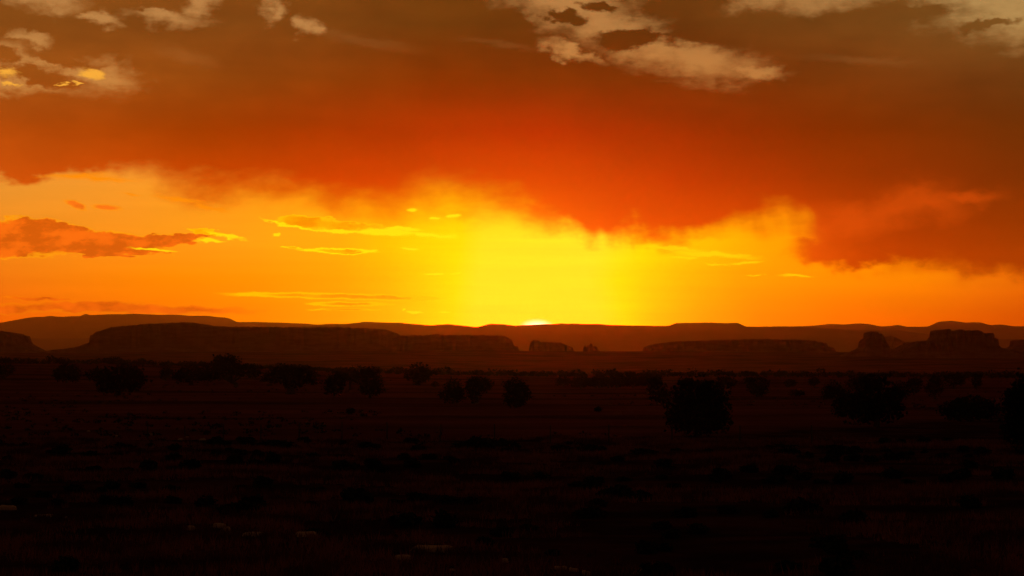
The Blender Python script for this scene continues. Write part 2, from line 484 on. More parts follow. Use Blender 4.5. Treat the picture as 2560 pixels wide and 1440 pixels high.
def on_ground(px, py, rmin=20.0, rmax=3400.0):
    """where the sight line through a photograph pixel meets the ground"""
    d = ray(px, py)
    s = np.geomspace(rmin, rmax, 2600)
    h = CAM_Z + d[2] * s - ground_z(d[0] * s, d[1] * s)
    hit = np.nonzero(h <= 0)[0]
    i = hit[0] if len(hit) else int(np.argmin(h))
    return np.array((d[0] * s[i], d[1] * s[i], float(ground_z(d[0] * s[i], d[1] * s[i])))), s[i]

ang = np.concatenate([np.linspace(-180, -17, 70, endpoint=False), np.linspace(-17, 17, 460, endpoint=False), np.linspace(17, 180, 70, endpoint=False)])
rad = np.concatenate([np.linspace(0.5, 50, 24, endpoint=False), np.geomspace(50, 49000, 430)])
A_, R_ = np.meshgrid(np.radians(ang), rad)
gx, gy = np.sin(A_) * R_, np.cos(A_) * R_
gme = mesh_of('ground', np.stack([gx, gy, ground_z(gx, gy)], -1), grid_faces(len(rad), len(ang), True)[:, ::-1])
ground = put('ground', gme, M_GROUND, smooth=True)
tag(ground, 'dark red desert plain running to the foot of the mesas', kind='structure')

# ================================================================== far ridges
def ridge(name, label, pts, dist, front, back, seed, jag):
    px = np.arange(-2600, 5200, 5.0)
    ctrl = np.array(pts, float)
    yy = np.interp(px, ctrl[:, 0], ctrl[:, 1])
    yy = yy + jag * fbm(px / 40 + seed, px * 0 + seed, 4)
    xs = (px - 1280) / F_PX * dist
    zt = CAM_Z + (HORIZON - yy) / F_PX * dist
    V = []
    prof = [(-1.0, -0.05), (-0.82, 0.12), (-0.64, 0.28), (-0.48, 0.44), (-0.34, 0.6), (-0.2, 0.78), (-0.1, 0.9), (0, 1.0), (0.15, 0.93), (0.4, 0.7), (0.7, 0.35), (1.0, -0.05)]
    for q, h in prof:
        off = q * (front if q < 0 else back)
        w = 1 - abs(h - 0.5) * 2 if 0 < h < 1 else 0
        n = fbm(xs / (dist * 0.02) + seed, np.full_like(xs, q * 3.0 + seed), 4)
        z = zt * h + w * n * 90 * dist / 30000
        V.append(np.stack([xs, np.full_like(xs, dist + off) + w * n * front * 0.3, z], -1))
    o = put(name, mesh_of(name, np.array(V), grid_faces(len(prof), len(px))), M_RIDGE, smooth=True)
    tag(o, label, kind='structure')
    return o

ridge('mountain_range', 'hazy olive brown mountain range behind all the mesas',
      [(-2600, 830), (-900, 800), (-300, 822), (-60, 814), (0, 806), (80, 793), (130, 790), (160, 792), (200, 791), (213, 786), (227, 789), (330, 784), (420, 787), (470, 789), (520, 789), (560, 792),
       (575, 796), (592, 804), (640, 804), (720, 808), (860, 811), (1200, 822), (1700, 824), (1990, 816), (2050, 813), (2120, 809), (2150, 808), (2170, 809), (2200, 816), (2228, 816),
       (2245, 813), (2268, 818), (2320, 815), (2345, 806), (2380, 801), (2414, 807), (2450, 806), (2480, 812), (2500, 810), (2532, 815), (2600, 815), (3000, 806), (3600, 822), (5200, 830)],
      43000.0, 4200.0, 4500.0, 2.2, 3.0)
ridge('long_ridge', 'long flat crested ridge where the sun is going down',
      [(-2600, 850), (-200, 850), (200, 846), (600, 828), (760, 815), (860, 810), (890, 808), (912, 804), (1000, 806), (1050, 811), (1082, 814), (1120, 810), (1150, 813), (1172, 816), (1192, 817), (1228, 809),
       (1290, 813), (1345, 811), (1400, 809), (1480, 810), (1560, 812), (1640, 815), (1672, 815), (1690, 808), (1780, 806), (1845, 808), (1866, 817), (1990, 816), (2100, 823), (2250, 826),
       (2320, 836), (2500, 848), (3000, 852), (5200, 855)],
      29000.0, 2600.0, 3000.0, 7.7, 2.4)

# ================================================================== mesas and buttes
def mesa(name, label, cat, pts, dist, depth, foot, jag=1.0, seed=0.0, step=2.5, talus=1.6, ledge=0.55):
    """pts: skyline in photograph pixels; foot: row where cliffs meet the talus; the body has its own depth"""
    dist, depth = dist * 0.6, depth * 0.6
    c = np.array(pts, float)
    px = np.unique(np.concatenate([np.arange(c[0, 0], c[-1, 0], step), c[:, 0]]))
    yy = np.interp(px, c[:, 0], c[:, 1])
    ins = np.minimum(px - px[0], px[-1] - px)
    yy = yy + 1.5 * jag * fbm(px / 7.0 + seed, px * 0 + seed, 4) * np.clip(ins / 6, 0, 1)
    xs = (px - 1280) / F_PX * dist
    zt = CAM_Z + (HORIZON - yy) / F_PX * dist
    zf = CAM_Z + (HORIZON - foot) / F_PX * dist + 6 * fbm(px / 30 + seed, px * 0 + 4.4, 3)
    zf = np.minimum(zf, zt - 0.5)
    zb = ground_z(xs, np.full_like(xs, dist)) - 30
    zf = np.maximum(zf, zb + 5)
    wid = xs[-1] - xs[0]
    e = np.clip((ins / F_PX * dist) / (0.16 * wid + 1), 0, 1)
    hd = depth / 2 * np.sqrt(np.clip(1 - (1 - e) ** 2, 0.02, 1))
    tall = np.clip(zt - zf, 0, None)
    V = []
    def row(off, z, rough):
        fl = rough * (16 * fbm(px / 14 + seed, px * 0 + z.mean() * 0.004, 4) + 2.5 * vnoise(px / 3.7 + seed, px * 0))
        V.append(np.stack([xs, dist + off + fl, z], -1))
    tw = (zf - zb) * talus
    for k in range(6):
        q = k / 5
        row(-hd - tw * (1 - q) ** 1.1, zb + (zf - zb) * q, 0.5 * q + 0.2 * (1 - q))
    for k in range(1, 8):
        q = k / 7
        row(-hd + tall * 0.10 * q + (8 if q > ledge else 0), zf + tall * q * (0.985 if q < 1 else 1), 1.0)
    for k in range(1, 6):
        q = k / 6
        row(-hd + tall * 0.10 + 16 + (2 * hd - tall * 0.2 - 32) * q, zt + 2.0 * fbm(px / 11 + k, px * 0 + k, 2), 0.1)
    for k in range(7, 0, -1):
        q = k / 7
        row(hd - tall * 0.10 * q, zf + tall * q * 0.99, 0.8)
    for k in range(5, -1, -1):
        q = k / 5
        row(hd + tw * (1 - q) ** 1.1, zb + (zf - zb) * q, 0.3)
    o = put(name, mesh_of(name, np.array(V), grid_faces(len(V), len(px))), M_MESA)
    tag(o, label, cat)
    return o

mesa('mesa', 'long high mesa left of centre, tallest and widest of the mesas', 'mesa',
     [(60, 905), (110, 882), (150, 879), (185, 876), (225, 871), (253, 862), (260, 858), (263, 842), (270, 838), (276, 834), (300, 826), (312, 822), (352, 818), (400, 814), (470, 811), (500, 810), (518, 813),
      (535, 818), (560, 820), (640, 821), (760, 822), (850, 822), (930, 824), (972, 827), (988, 832), (998, 840), (1004, 856), (1012, 885), (1030, 905)],
     12200.0, 900.0, 868, 1.2, 1.3)
mesa('mesa', 'lower flat mesa joined to the right end of the long high mesa', 'mesa',
     [(930, 905), (975, 885), (992, 846), (1003, 842), (1040, 840), (1062, 841), (1100, 838), (1122, 840), (1180, 840), (1240, 841), (1262, 842), (1270, 846), (1280, 852), (1284, 864), (1294, 868), (1297, 878), (1318, 883), (1370, 892), (1420, 905)],
     11600.0, 650.0, 880, 1.4, 5.1)
mesa('butte', 'small blunt butte cut off by the left edge of the picture', 'butte',
     [(-260, 905), (-220, 850), (-180, 832), (-60, 828), (14, 829), (22, 832), (34, 833), (40, 837), (50, 839), (54, 850), (58, 858), (70, 866), (86, 875), (120, 879), (150, 884), (190, 905)],
     11000.0, 480.0, 866, 1.4, 9.2)
mesa('butte', 'lone flat topped butte standing right below the setting sun', 'butte',
     [(1296, 900), (1312, 886), (1322, 882), (1324, 866), (1327, 854), (1334, 851), (1346, 853), (1352, 856), (1378, 855), (1400, 858), (1416, 863), (1424, 868), (1430, 870), (1436, 882), (1450, 888), (1470, 900)],
     12000.0, 300.0, 880, 1.0, 12.0, 1.5)
mesa('rock_spire', 'ragged cluster of rock spires right of the lone flat topped butte', 'rock spire',
     [(1434, 900), (1448, 890), (1457, 886), (1459, 866), (1463, 864), (1466, 869), (1469, 863), (1473, 864), (1476, 858), (1480, 860), (1482, 867), (1487, 865), (1492, 868), (1495, 876), (1499, 886), (1520, 893), (1540, 900)],
     11800.0, 130.0, 884, 0.8, 15.5, 1.0)
mesa('rock_spire', 'tiny rock needles at the left foot of the long low mesa', 'rock spire',
     [(1568, 900), (1580, 888), (1586, 884), (1588, 878), (1591, 879), (1593, 886), (1597, 880), (1600, 884), (1606, 883), (1612, 886), (1624, 900)],
     11900.0, 60.0, 885, 0.4, 17.5, 1.0)
mesa('mesa', 'long low flat mesa right of the sun with a stepped right end', 'mesa',
     [(1570, 905), (1600, 890), (1614, 881), (1618, 867), (1632, 861), (1660, 857), (1684, 856), (1740, 854), (1800, 852), (1850, 850), (1905, 850), (1960, 852), (2015, 853), (2022, 857), (2040, 858), (2044, 861), (2046, 869), (2060, 871),
      (2066, 880), (2090, 884), (2140, 905)],
     12600.0, 800.0, 880, 1.3, 20.5)
mesa('butte', 'castle like tower butte with a square top at the right', 'butte',
     [(2060, 905), (2100, 890), (2130, 880), (2150, 872), (2155, 866), (2157, 852), (2161, 848), (2166, 846), (2168, 832), (2174, 830), (2187, 830), (2191, 838), (2196, 836), (2200, 839), (2204, 850), (2210, 860), (2216, 872), (2240, 880), (2290, 890), (2330, 905)],
     9800.0, 220.0, 870, 1.6, 23.5, 1.4)
mesa('butte', 'rounded dark hump just behind the square topped tower butte', 'butte',
     [(2160, 905), (2180, 870), (2200, 846), (2212, 841), (2226, 843), (2238, 850), (2252, 858), (2266, 866), (2290, 876), (2330, 905)],
     24000.0, 700.0, 878, 0.6, 25.5, 1.5)
mesa('butte', 'jagged broad butte with pinnacles near the right edge', 'butte',
     [(2180, 905), (2225, 884), (2258, 870), (2270, 863), (2277, 862), (2281, 856), (2285, 862), (2292, 856), (2310, 856), (2330, 850), (2340, 846), (2345, 838), (2347, 826), (2354, 826), (2356, 835), (2364, 834), (2372, 831), (2385, 826),
      (2400, 828), (2420, 828), (2430, 829), (2438, 838), (2446, 854), (2450, 852), (2451, 834), (2460, 834), (2463, 838), (2464, 852), (2466, 847), (2472, 849), (2474, 866), (2480, 871), (2500, 877), (2560, 883), (2640, 905)],
     9600.0, 420.0, 874, 2.6, 28.5, 1.5)
mesa('butte', 'butte at the right edge of the picture, mostly cut off', 'butte',
     [(2440, 905), (2490, 880), (2520, 872), (2540, 868), (2546, 862), (2547, 851), (2556, 849), (2600, 846), (2700, 846), (2760, 862), (2800, 905)],
     10800.0, 380.0, 866, 1.0, 31.5)

# ================================================================== the evening haze over the basin
hm = bpy.data.materials.new('evening_haze')
hm.use_nodes = True
hm.node_tree.nodes.clear()
hv = hm.node_tree.nodes.new('ShaderNodeVolumePrincipled')
hv.inputs['Color'].default_value = (1.0, 0.66, 0.28, 1)
hv.inputs['Density'].default_value = 1.35e-5
hv.inputs['Anisotropy'].default_value = 0.93
ho = hm.node_tree.nodes.new('ShaderNodeOutputMaterial')
hm.node_tree.links.new(hv.outputs[0], ho.inputs['Volume'])
hx, z0, z1 = 51000.0, -80.0, 1120.0
hme = mesh_of('haze', [(-hx, -hx, z0), (hx, -hx, z0), (hx, hx, z0), (-hx, hx, z0), (-hx, -hx, z1), (hx, -hx, z1), (hx, hx, z1), (-hx, hx, z1)],
              [(0, 3, 2, 1), (4, 5, 6, 7), (0, 1, 5, 4), (1, 2, 6, 5), (2, 3, 7, 6), (3, 0, 4, 7)])
haze = put('haze', hme, hm)
tag(haze, 'thin orange evening haze lying over the basin', kind='stuff')
# ================================================================== junipers
RNG = np.random.default_rng(11)

def leaf_quads(centres, size, rng):
    """one small crooked quad at every centre"""
    n = len(centres)
    a = rng.normal(size=(n, 3)); a /= np.linalg.norm(a, axis=1)[:, None]
    b = rng.normal(size=(n, 3)); b -= (a * b).sum(1)[:, None] * a; b /= np.linalg.norm(b, axis=1)[:, None]
    s = (size * rng.uniform(0.55, 1.35, n))[:, None]
    k = rng.uniform(0.4, 1.0, (n, 1))
    V = np.stack([centres - a * s, centres - b * s * k, centres + a * s, centres + b * s * k], 1)
    return V.reshape(-1, 3), np.arange(n * 4).reshape(-1, 4)

def tube(pts, radii, sides=7):
    V, F = [], []
    pts = np.array(pts, float)
    for i, (p, r) in enumerate(zip(pts, radii)):
        d = pts[min(i + 1, len(pts) - 1)] - pts[max(i - 1, 0)]
        d /= np.linalg.norm(d)
        u = np.cross(d, (0.31, 0.9, 0.1)); u /= np.linalg.norm(u)
        w = np.cross(d, u)
        for k in range(sides):
            q = 2 * math.pi * k / sides
            V.append(p + r * (math.cos(q) * u + math.sin(q) * w))
        if i:
            for k in range(sides):
                F.append(((i - 1) * sides + k, (i - 1) * sides + (k + 1) % sides, i * sides + (k + 1) % sides, i * sides + k))
    return np.array(V), np.array(F)

def join(parts):
    V, F, n = [], [], 0
    for v, f in parts:
        V.append(v); F.append(f + n); n += len(v)
    return np.concatenate(V), np.concatenate(F)

def lobes_cloud(lobes, count, rng):
    """points through the volume of a handful of lumpy ellipsoids (x, z, rx, rz, y, ry)"""
    w = np.array([l[2] * l[3] for l in lobes]) ** 0.9
    w /= w.sum()
    out = []
    for l, q in zip(lobes, w):
        n = max(40, int(count * q))
        d = rng.normal(size=(n, 3)); d /= np.linalg.norm(d, axis=1)[:, None]
        lump = 1 + 0.34 * vnoise(d[:, 0] * 2.6 + l[0] * 3.1 + 40, d[:, 2] * 2.6 + d[:, 1] * 1.7 + 40) + 0.2 * vnoise(d[:, 0] * 7 + 9 + l[1], d[:, 2] * 7 + d[:, 1] * 5 + 60)
        r = (rng.uniform(0.12, 1.0, n) ** 0.45) * lump
        flat = np.where(d[:, 2] < 0, 0.9, 1.0)
        out.append(np.stack([l[0] + d[:, 0] * r * l[2], l[4] + d[:, 1] * r * l[5], l[1] + d[:, 2] * r * l[3] * flat], -1))
    return np.concatenate(out)

def juniper(label, px, base, lobes, count=1500, name='juniper_tree', cat='tree', group='junipers dotted over the plain', lean=0.0, trunk=0.05):
    """px, base: where the trunk meets the ground; lobes in photograph pixels (dx, up, rx, ry)"""
    P, dist = on_ground(px, base)
    k = dist / F_PX
    rng = np.random.default_rng(int(px * 7 + base * 13))
    L = []
    for dx, up, rx, ry in lobes:
        L.append((dx * k, up * k, rx * k, ry * k, rng.uniform(-0.25, 0.25) * rx * k, rx * k * rng.uniform(0.8, 1.05)))
    wid = (max(l[0] + l[2] for l in L) - min(l[0] - l[2] for l in L))
    root = bpy.data.objects.new(name, None)
    root.location = P
    root.empty_display_size = 1.0
    COL.objects.link(root)
    tag(root, label, cat, group)
    area = sum(l[2] * l[3] * math.pi for l in L)
    size = math.sqrt(area / count) * 1.5
    pts = lobes_cloud(L, count, rng)
    pts = pts[pts[:, 2] > 0.02]
    # a crown hugging the ground dips with it
    put('crown', mesh_of('crown', *leaf_quads(pts, size, rng)), M_LEAF, root)
    big = max(L, key=lambda l: l[2] * l[3])
    top = np.array((big[0], 0, max(big[1], 0.5)))
    r0 = max(0.10, wid * trunk)
    mid = top * 0.5 + np.array((lean * k, 0.03 * wid, 0))
    segs = [tube([(0, 0, -0.4), (0.02 * wid, 0, 0.15 * top[2]), mid, top * 0.85, top + (0, 0, 0.2 * big[3])], [r0 * 1.35, r0, r0 * 0.75, r0 * 0.45, r0 * 0.12])]
    for l in L:
        if l is not big or len(L) == 1:
            e = np.array((l[0], l[4], l[1]))
            segs.append(tube([top * 0.28, (top * 0.28 + e) / 2 + (0, 0.05 * wid, 0.04 * wid), e], [r0 * 0.6, r0 * 0.4, r0 * 0.1], 5))
    put('trunk', mesh_of('trunk', *join(segs)), M_BARK, root, smooth=True)
    return root

# the junipers one can tell apart, from left to right
juniper('dark juniper cut off by the left edge of the picture', 10, 946, [(0, 20, 28, 20), (-14, 14, 18, 14)])
juniper('round juniper between the left edge and the broad low juniper', 166, 957, [(0, 26, 36, 23), (14, 20, 24, 20), (-16, 22, 22, 18)])
juniper('broad low juniper, second full tree from the left edge', 292, 988, [(6, 42, 62, 33), (-44, 50, 34, 22), (38, 30, 32, 28), (-20, 24, 34, 24), (34, 56, 34, 18)], 2600)
juniper('small shrubby juniper left of the wide tree with the tall crown', 414, 953, [(0, 18, 16, 18), (10, 24, 12, 10)], 900)
juniper('low spreading juniper touching the left side of the tall crowned tree', 476, 963, [(0, 26, 44, 22), (-24, 24, 26, 18), (30, 28, 30, 20)], 1800)
juniper('tall crowned juniper rising above the tree line at the left', 588, 968, [(-24, 58, 40, 24), (22, 40, 50, 18), (-30, 40, 46, 22), (-40, 68, 16, 14), (-10, 68, 16, 12), (44, 34, 22, 12), (-60, 28, 26, 16)], 2800, trunk=0.035)
juniper('wide umbrella shaped juniper on a thick trunk, left of centre', 724, 986, [(0, 50, 66, 24), (-36, 42, 38, 20), (38, 40, 38, 22), (4, 28, 26, 24), (10, 60, 44, 16)], 2800, trunk=0.07)
juniper('narrow juniper just right of the umbrella shaped tree', 836, 994, [(2, 34, 28, 32), (-12, 26, 20, 24), (16, 48, 18, 20)], 1500)
juniper('low juniper tucked behind the narrow and the upright junipers', 874, 974, [(0, 36, 24, 18), (12, 30, 16, 18)], 1000)
juniper('upright square juniper left of the round ball juniper', 924, 995, [(0, 44, 34, 33), (4, 22, 34, 22), (-6, 64, 28, 14)], 2000)
juniper('round ball shaped juniper breaking the tree line left of centre', 1046, 964, [(0, 32, 34, 24), (14, 26, 24, 20), (-22, 26, 18, 14), (0, 14, 18, 14)], 1800)
juniper('little bush at the right foot of the round ball juniper', 1088, 969, [(0, 8, 11, 8)], 400, name='juniper_bush', cat='bush')
juniper('left one of the touching pair of junipers at the centre', 1132, 1009, [(0, 40, 26, 24), (-4, 20, 30, 22), (12, 24, 22, 22)], 1800)
juniper('right one of the touching pair of junipers at the centre', 1188, 1009, [(6, 48, 30, 23), (28, 46, 18, 18), (-8, 40, 22, 22), (-2, 18, 18, 18)], 1900, trunk=0.09)
juniper('stout round juniper standing alone right of the touching pair', 1289, 1019, [(0, 30, 37, 28), (-6, 54, 28, 20), (14, 40, 24, 26), (2, 14, 30, 15)], 2200)
for x, b, w, h, lab in [(1408, 966, 24, 26, 'leftmost bushy juniper of the thicket right of centre'), (1452, 971, 32, 32, 'second juniper from the left in the thicket right of centre'),
                        (1498, 970, 34, 34, 'middle juniper of the thicket right of centre'), (1542, 970, 30, 38, 'fourth juniper from the left in the thicket right of centre'),
                        (1582, 969, 30, 34, 'fifth juniper from the left in the thicket right of centre'), (1622, 968, 32, 36, 'rightmost juniper of the thicket right of centre')]:
    juniper(lab, x, b, [(0, h * 0.5, w * 0.85, h * 0.48), (w * 0.35, h * 0.42, w * 0.6, h * 0.4), (-w * 0.4, h * 0.4, w * 0.5, h * 0.36)], 1200, group='junipers of the thicket right of centre')
juniper('juniper between the thicket and the biggest dark tree', 1643, 1012, [(0, 30, 31, 26), (-4, 54, 22, 18), (10, 20, 22, 18)], 1600)
juniper('biggest dark juniper, standing close in front right of centre', 1745, 1092, [(0, 66, 84, 54), (-14, 110, 62, 34), (34, 92, 50, 44), (-44, 56, 44, 44), (44, 40, 42, 38), (-6, 26, 62, 26), (-30, 134, 26, 14), (20, 128, 22, 14)], 5200)
juniper('juniper behind the right shoulder of the biggest dark tree', 1820, 972, [(0, 16, 26, 16), (-14, 18, 18, 13)], 1000)
juniper('round juniper alone, right of the biggest dark tree', 1893, 992, [(0, 30, 32, 26), (-20, 38, 16, 12), (4, 14, 24, 15)], 1800)
juniper('small juniper far off, right of the lone round juniper', 1975, 969, [(0, 10, 16, 10), (6, 14, 10, 6)], 600)
juniper('flat bush below the small far juniper', 1990, 991, [(0, 9, 22, 10), (10, 8, 14, 8)], 700, name='juniper_bush', cat='bush')
juniper('small square juniper far off above the dark grove', 2035, 968, [(0, 14, 17, 12)], 700)
for x, b, lob, lab in [(2086, 1002, [(0, 26, 26, 22), (-14, 18, 20, 18), (16, 16, 22, 16)], 'left juniper of the dark grove at the right'),
                       (2128, 1046, [(0, 42, 50, 36), (-20, 24, 34, 26), (26, 30, 34, 30)], 'front juniper of the dark grove at the right'),
                       (2190, 1068, [(0, 66, 66, 50), (-6, 108, 42, 24), (30, 50, 46, 42), (-30, 40, 46, 38)], 'largest juniper of the dark grove at the right'),
                       (2146, 984, [(0, 26, 34, 18), (14, 28, 22, 16)], 'rear juniper of the dark grove at the right'),
                       (2248, 1006, [(0, 28, 28, 24), (-10, 20, 24, 20)], 'right juniper of the dark grove at the right')]:
    juniper(lab, x, b, lob, 2200, group='junipers of the dark grove at the right')
juniper('slim juniper between the dark grove and the right edge', 2284, 988, [(0, 24, 24, 20), (6, 32, 16, 12)], 1200)
juniper('juniper right of the slim one, under the jagged butte', 2336, 998, [(0, 30, 27, 26), (4, 46, 18, 14)], 1400)
juniper('far juniper on the tree line under the jagged butte', 2384, 972, [(0, 22, 32, 19), (16, 22, 18, 15)], 1200)
juniper('narrow far juniper near the right edge', 2442, 976, [(0, 22, 14, 20)], 800)
juniper('low broad juniper in front near the right edge', 2424, 1054, [(0, 28, 72, 28), (-34, 24, 42, 24), (36, 30, 44, 28), (0, 46, 44, 20)], 3000)
juniper('big dark juniper cut off by the right edge of the picture', 2572, 1140, [(0, 120, 66, 80), (-18, 70, 54, 62), (16, 60, 60, 56), (4, 170, 40, 36), (-30, 130, 34, 50)], 5200)
juniper('tiny bush alone on the open plain left of centre', 876, 1037, [(0, 9, 13, 9)], 400, name='juniper_bush', cat='bush')
juniper('tiny bush alone on the open plain right of centre', 1498, 1029, [(0, 6, 10, 7), (-6, 4, 8, 5)], 400, name='juniper_bush', cat='bush')

# ================================================================== the wood on the swell, too far to tell its trees apart
def woodland():
    rng = np.random.default_rng(3)
    C, S_ = [], []
    px = rng.uniform(-700, 3260, 1500)
    rr = rng.uniform(1560, 1990, 1500) ** 1.0
    h = rng.gamma(5.0, 0.42, 1500) + 0.5
    for i in range(1500):
        a = math.atan((px[i] - 1280) / F_PX)
        x, y = math.sin(a) * rr[i], math.cos(a) * rr[i]
        z = float(ground_z(x, y))
        n = 46
        d = rng.normal(size=(n, 3)); d /= np.linalg.norm(d, axis=1)[:, None]
        r = rng.uniform(0.2, 1.0, n)[:, None] ** 0.5
        w = h[i] * rng.uniform(0.6, 1.2)
        C.append(np.array((x, y, z + h[i] * 0.48)) + d * r * np.array((w, w, h[i] * 0.52)))
        S_.append(np.full(n, 0.24 * h[i] ** 0.8))
    return leaf_quads(np.concatenate(C), np.concatenate(S_), rng)
tag(put('juniper_woodland', mesh_of('juniper_woodland', *woodland()), M_LEAF), 'black belt of far junipers along the edge of the plain', kind='stuff')

# low scrub scattered over the open plain
def scrub():
    rng = np.random.default_rng(8)
    C, S_ = [], []
    n = 2600
    px = rng.uniform(-500, 3060, n)
    rr = 270 * (1500 / 270) ** rng.uniform(0, 1, n)
    for i in range(n):
        a = math.atan((px[i] - 1280) / F_PX)
        x, y = math.sin(a) * rr[i], math.cos(a) * rr[i]
        if fbm(np.array(x / 60.0), np.array(y / 140.0), 3) < -0.02:
            continue
        h = rng.uniform(0.2, 0.75)
        m = 16
        d = rng.normal(size=(m, 3)); d[:, 2] = np.abs(d[:, 2]); d /= np.linalg.norm(d, axis=1)[:, None]
        C.append(np.array((x, y, float(ground_z(x, y)))) + d * rng.uniform(0.2, 1, (m, 1)) * np.array((h * 1.4, h * 1.4, h)))
        S_.append(np.full(m, 0.22 * h + 0.04))
    return leaf_quads(np.concatenate(C), np.concatenate(S_), rng)
tag(put('low_scrub', mesh_of('low_scrub', *scrub()), M_SAGE), 'low dark scrub strewn over the open plain', kind='stuff')

# ================================================================== dry grass of the near slope
def grass():
    rng = np.random.default_rng(21)
    N = 90000
    r = np.sqrt(rng.uniform(52 ** 2, 235 ** 2, N))
    a = np.radians(rng.uniform(-14.5, 14.5, N))
    x, y = np.sin(a) * r, np.cos(a) * r
    patch = fbm(x / 7.5 + 5, y / 7.5, 4) + 0.25 * fbm(x / 1.8, y / 1.8, 2)
    keep = patch > 0.02
    x, y, r = x[keep], y[keep], r[keep]
    n = len(x)
    z = ground_z(x, y)
    V = np.zeros((n, 6, 3, 3), np.float32)
    h = rng.uniform(0.16, 0.46, n) * (0.75 + 0.5 * np.clip(patch[keep] + 0.2, 0, 1))
    for k in range(6):
        q = rng.uniform(0, 2 * np.pi, n)
        off = rng.uniform(0, 0.16, n)
        bx, by = x + np.cos(q) * off, y + np.sin(q) * off
        w = 0.010 + 0.00012 * r
        q2 = rng.uniform(0, 2 * np.pi, n)
        lean = rng.uniform(0.05, 0.6, n) * h
        hk = h * rng.uniform(0.6, 1.15, n)
        V[:, k, 0] = np.stack([bx + np.cos(q2) * w, by + np.sin(q2) * w, z - 0.02], -1)
        V[:, k, 1] = np.stack([bx - np.cos(q2) * w, by - np.sin(q2) * w, z - 0.02], -1)
        V[:, k, 2] = np.stack([bx + np.cos(q) * lean, by + np.sin(q) * lean, z + hk], -1)
    V = V.reshape(-1, 3)
    return V, np.arange(len(V)).reshape(-1, 3)
tag(put('dry_grass', mesh_of('dry_grass', *grass()), M_GRASS), 'dry reddish grass covering the near slope', kind='stuff')

# ================================================================== sagebrush: dark clumps in the grass
def sage_mesh(seed, n=420):
    rng = np.random.default_rng(seed)
    C = []
    for _ in range(rng.integers(4, 8)):
        c = np.array((rng.uniform(-0.36, 0.36), rng.uniform(-0.3, 0.3), rng.uniform(0.18, 0.44)))
        d = rng.normal(size=(n // 6, 3)); d /= np.linalg.norm(d, axis=1)[:, None]
        C.append(c + d * (rng.uniform(0.1, 1, (n // 6, 1)) ** 0.5) * np.array((0.4, 0.4, 0.32)) * rng.uniform(0.85, 1.15))
    C = np.concatenate(C)
    C = C[C[:, 2] > -0.02]
    lv, lf = leaf_quads(C, 0.11, rng)
    parts = []
    for _ in range(9):
        e = C[rng.integers(len(C))]
        parts.append(tube([(0, 0, -0.15), e * 0.5 + (0, 0, 0.02), e], [0.03, 0.018, 0.006], 5))
    sv, sf = join(parts)
    v, f = join([(lv, lf), (sv, sf)])
    me = mesh_of('sagebrush', v, f)
    me.materials.append(M_SAGE); me.materials.append(M_BARK)
    me.polygons.foreach_set('material_index', np.concatenate([np.zeros(len(lf), np.int32), np.ones(len(sf), np.int32)]))
    return me
SAGE = [sage_mesh(100 + i) for i in range(7)]

def sage(x, y, s, h, label, group):
    o = bpy.data.objects.new('sagebrush', SAGE[int(RNG.integers(len(SAGE)))])
    o.location = (x, y, float(ground_z(x, y)) - 0.03)
    o.scale = (s, s * RNG.uniform(0.8, 1.1), h)
    o.rotation_euler = (0, 0, RNG.uniform(0, 6.28))
    COL.objects.link(o)
    return tag(o, label, 'bush', group)

# the large clumps that stand against the paler plain behind the crest
for px, py, s, h, lab in [(1215, 1122, 2.6, 1.5, 'largest dark sagebrush mound on the crest, at the centre by the fence'), (1165, 1122, 1.8, 0.95, 'dark sagebrush at the left side of the largest mound'),
                          (1268, 1122, 1.7, 0.9, 'dark sagebrush at the right side of the largest mound'), (912, 1124, 1.7, 0.9, 'dark rounded sagebrush on the crest between two fence posts left of centre'),
                          (1395, 1128, 1.6, 0.75, 'low dark sagebrush on the crest right of the largest mound'), (1480, 1132, 2.0, 0.8, 'wide low sagebrush on the crest under the biggest dark juniper'),
                          (560, 1118, 2.4, 0.9, 'low dark sagebrush on the crest left of centre'), (690, 1118, 2.6, 0.85, 'long low sagebrush on the crest below the umbrella shaped juniper'),
                          (1600, 1140, 1.9, 0.8, 'sagebrush on the crest at the left foot of the biggest dark juniper'), (1950, 1128, 2.6, 0.8, 'wide dark sagebrush on the crest right of the biggest dark juniper'),
                          (2090, 1130, 2.6, 0.8, 'dark sagebrush on the crest below the dark grove')]:
    P, dd = on_ground(px, py)
    sage(P[0], P[1], s, h, lab, 'sagebrush on the crest')
placed = []
tries = 0
while len(placed) < 210 and tries < 6000:
    tries += 1
    r = math.sqrt(RNG.uniform(58 ** 2, 206 ** 2))
    a = math.radians(RNG.uniform(-13.2, 13.2))
    x, y = math.sin(a) * r, math.cos(a) * r
    f = float(fbm(np.array(x / 7.5 + 5), np.array(y / 7.5), 4))
    if f > RNG.uniform(-0.2, 0.16) or any((x - p) ** 2 + (y - q) ** 2 < 0.8 for p, q in placed):
        continue
    placed.append((x, y))
    s = RNG.uniform(0.55, 1.25)
    sage(x, y, s, s * RNG.uniform(0.55, 0.9), 'dark low sagebrush clump in the dry grass of the near slope', 'sagebrush of the near slope')

